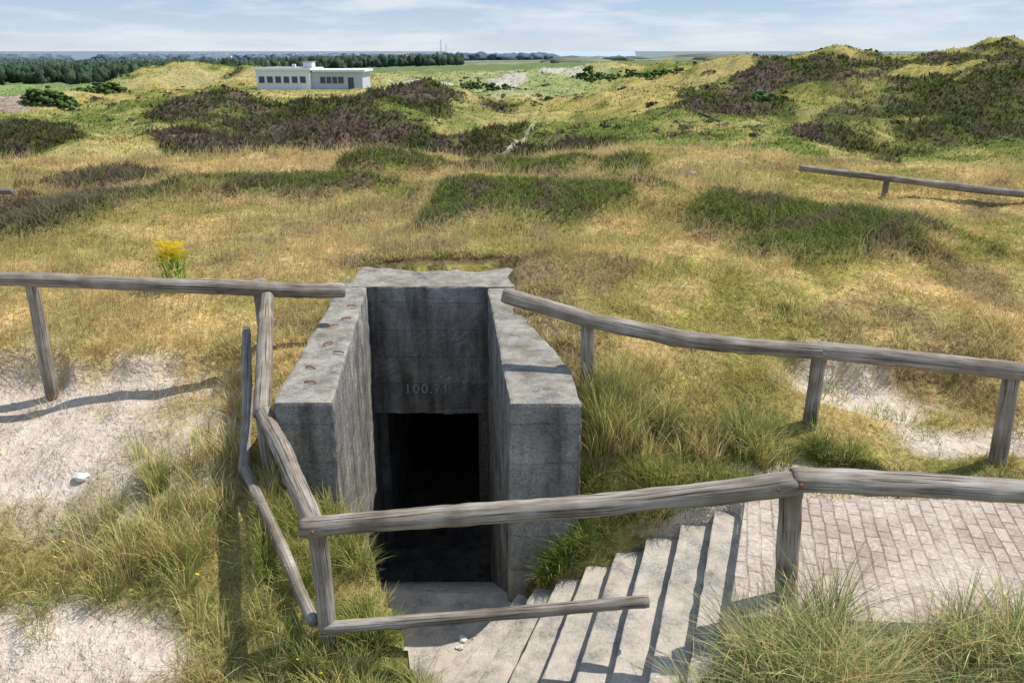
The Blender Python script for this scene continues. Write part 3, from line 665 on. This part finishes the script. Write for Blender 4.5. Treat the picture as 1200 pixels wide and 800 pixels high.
n=1800;y=rng.uniform(1300,2600,n);a=rng.uniform(-.95,.05,n);k=fbm(a*14,y*.002,3,203)>.40;a,y=a[k],y[k];x=a*y
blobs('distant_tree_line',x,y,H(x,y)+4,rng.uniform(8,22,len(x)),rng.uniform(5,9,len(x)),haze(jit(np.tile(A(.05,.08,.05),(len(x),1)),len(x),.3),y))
def bushes(name,lst):
    XX_,YY_,ZZ_,SS_,CC_=[],[],[],[],[]
    for cx,cy,rx,ry,rz,n,colr in lst:
        u=rng.normal(0,1,(n,3));u/=np.linalg.norm(u,axis=1)[:,None];u*=rng.uniform(.5,1.1,(n,1));u[:,2]=np.abs(u[:,2])
        x=cx+u[:,0]*rx;y=cy+u[:,1]*ry;z=H(x,y)+u[:,2]*rz*(.5+.9*vn(x*.9,y*.9,9))-.1
        XX_.append(x);YY_.append(y);ZZ_.append(z);SS_.append(rng.uniform(.2,.45,n)*(.25+rz*.45));CC_.append(jit(np.tile(A(*colr),(n,1)),n,.45))
    c=np.concatenate;s=c(SS_)
    blobs(name,c(XX_),c(YY_),c(ZZ_),s*1.2,s*.8,c(CC_),rough=.6)
dk=(.085,.135,.045)
for (px,Y0,w,h_) in [(618,108,2.6,1.5),(580,128,4.5,1.4),(545,140,4,1.2),(690,150,5,1.3),(720,170,7,1.4),(770,150,5,1.0),(880,66,1.8,.8),(640,95,1.3,.7),(905,62,1.3,.6),(845,120,2.6,1.0),(90,120,3,1.2),(60,150,5,2),(120,170,5,2)]:
    X0=(px-600)/970*Y0
    bushes('shrub',[(X0,Y0,w,w*.7,h_,200,dk)])
lst=[]
for i in range(700):
    Y0=44*(180/44)**rng.random();a=rng.uniform(.02,.72);w=rng.uniform(.2,1.0)*Y0/90
    if fbm(np.array([a*Y0*.08]),np.array([Y0*.08]),3,301)[0]<.46: continue
    lst.append((a*Y0,Y0,w,w*.8,rng.uniform(.1,.4)*Y0/90,18,(.13,.17,.055) if rng.random()<.6 else (.15,.13,.08)))
for i in range(450):
    Y0=44*(180/44)**rng.random();a=rng.uniform(-.62,.08);w=rng.uniform(.2,.9)*Y0/90
    if abs(a+.235)<.07 and Y0>85: continue
    if fbm(np.array([a*Y0*.08]),np.array([Y0*.08]),3,301)[0]<.46: continue
    lst.append((a*Y0,Y0,w,w*.8,rng.uniform(.1,.35)*Y0/90,18,(.13,.16,.06) if rng.random()<.6 else (.16,.13,.08)))
bushes('low_gorse_scrub',lst)
MRD=mat_plain('grey_roof_mat',(.25,.25,.26),.9,.2,1.)
for (px,Y0,w,hh2) in [(8,480,12,1.5),(36,500,8,1.5),(160,520,9,2.5),(452,900,22,8),(478,1000,14,6),(430,900,18,4),(250,1400,30,9)]:
    X0=(px-600)/933/1.06*Y0;zz=float(H(np.array([X0]),np.array([Y0]))[0])+1
    e=empty('farmhouse')
    box('walls',X0,X0+w,Y0,Y0+8,zz-2,zz+hh2,MWH,e)
    prism('roof',[(X0-.5,Y0-.5),(X0+w+.5,Y0-.5),(X0+w+.5,Y0+4),(X0-.5,Y0+4)],zz+hh2-.02,0,MRD,e,0,zt=[zz+hh2+.1,zz+hh2+.1,zz+hh2+2.0,zz+hh2+2.0])
    for q in range(4): box('window_%d'%(q+1),X0+w*(.1+.22*q),X0+w*(.2+.22*q),Y0-.1,Y0+.1,zz+.2,zz+1.2,MGL,e)
MM=mat_plain('mast_steel_mat',(.32,.35,.38),.6,.1,1.)
def mast(px,Y0,zt,w):
    X0=(px-600)/933/1.06*Y0;e=empty('radio_mast')
    for i,(a,b) in enumerate([(-w,-w),(w,-w),(0,w)]):
        prism('leg_%d'%(i+1),[(X0+a,Y0+b),(X0+a+w*.35,Y0+b),(X0+a+w*.35,Y0+b+w*.35),(X0+a,Y0+b+w*.35)],-25,zt-i*.3,MM,e,0)
    for q in range(7): box('brace_%d'%(q+1),X0-w,X0+w,Y0-w*.9,Y0-w*.6,-12+q*(zt+12)/7,-11.6+q*(zt+12)/7,MM,e)
mast(517,1600,18,.9);mast(523,1600,10,.7)
MWA=mat_plain('sea_water_mat',(.36,.46,.58),.6,.05,.002)
prism('sea_water',[(-150,1900),(280,1900),(1300,9000),(-700,9000)],-23,-15.5,MWA,None,0)
n=90;y=rng.uniform(500,950,n);a=rng.uniform(.06,.5,n)
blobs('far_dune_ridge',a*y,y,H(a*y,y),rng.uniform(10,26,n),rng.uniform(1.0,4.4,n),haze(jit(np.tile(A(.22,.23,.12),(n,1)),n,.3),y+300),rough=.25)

# ---------------------------------------------------------------- camera, light, sky
cam=bpy.data.cameras.new('camera');co=bpy.data.objects.new('camera',cam);C.collection.objects.link(co)
cam.lens=28;cam.sensor_width=36;cam.clip_start=.1;cam.clip_end=30000
co.location=(0,0,0);co.rotation_euler=(math.radians(90-20.1),0,0);C.camera=co
d=Vector((.6,.22,1.05));az=math.atan2(d.x,d.y);el=math.atan2(d.z,math.hypot(d.x,d.y))
sl=bpy.data.lights.new('sun','SUN');sl.energy=5;sl.angle=math.radians(.5);sl.color=(1,.96,.89)
so=bpy.data.objects.new('sun',sl);C.collection.objects.link(so);so.rotation_euler=d.to_track_quat('Z','Y').to_euler()
w=bpy.data.worlds.new('World');C.world=w;w.use_nodes=True;nt=w.node_tree;nt.nodes.clear();L=nt.links.new
o=N(nt,'ShaderNodeOutputWorld');bg=N(nt,'ShaderNodeBackground');bg.inputs[1].default_value=.125
sk=N(nt,'ShaderNodeTexSky',sky_type='NISHITA',sun_disc=False,sun_elevation=el,sun_rotation=az,dust_density=.2,ozone_density=3.,air_density=.8)
tc=N(nt,'ShaderNodeTexCoord')
sp=N(nt,'ShaderNodeSeparateXYZ');L(tc.outputs['Generated'],sp.inputs[0])
gr=ramp(nt,[(0,(5.0,5.7,6.6)),(.06,(3.3,4.5,6.4)),(.3,(1.6,2.9,5.6))]);L(sp.outputs[2],gr.inputs[0])
mb=mixc(nt,'MIX',.8);L(sk.outputs[0],mb.inputs[6]);L(gr.outputs[0],mb.inputs[7])
mp=N(nt,'ShaderNodeMapping');mp.inputs['Scale'].default_value=(2.4,2.4,17);mp.inputs['Location'].default_value=(.3,.1,.2);L(tc.outputs['Generated'],mp.inputs['Vector'])
nz=N(nt,'ShaderNodeTexNoise',i_Scale=2.6,i_Detail=8.,i_Roughness=.6);L(mp.outputs[0],nz.inputs['Vector'])
cr=ramp(nt,[(.44,g3(0)),(.64,g3(.85))]);L(nz.outputs['Fac'],cr.inputs[0])
mx=mixc(nt);L(cr.outputs[0],mx.inputs[0]);L(mb.outputs[2],mx.inputs[6]);mx.inputs[7].default_value=(6.4,6.7,7.2,1)
L(mx.outputs[2],bg.inputs[0]);L(bg.outputs[0],o.inputs[0])
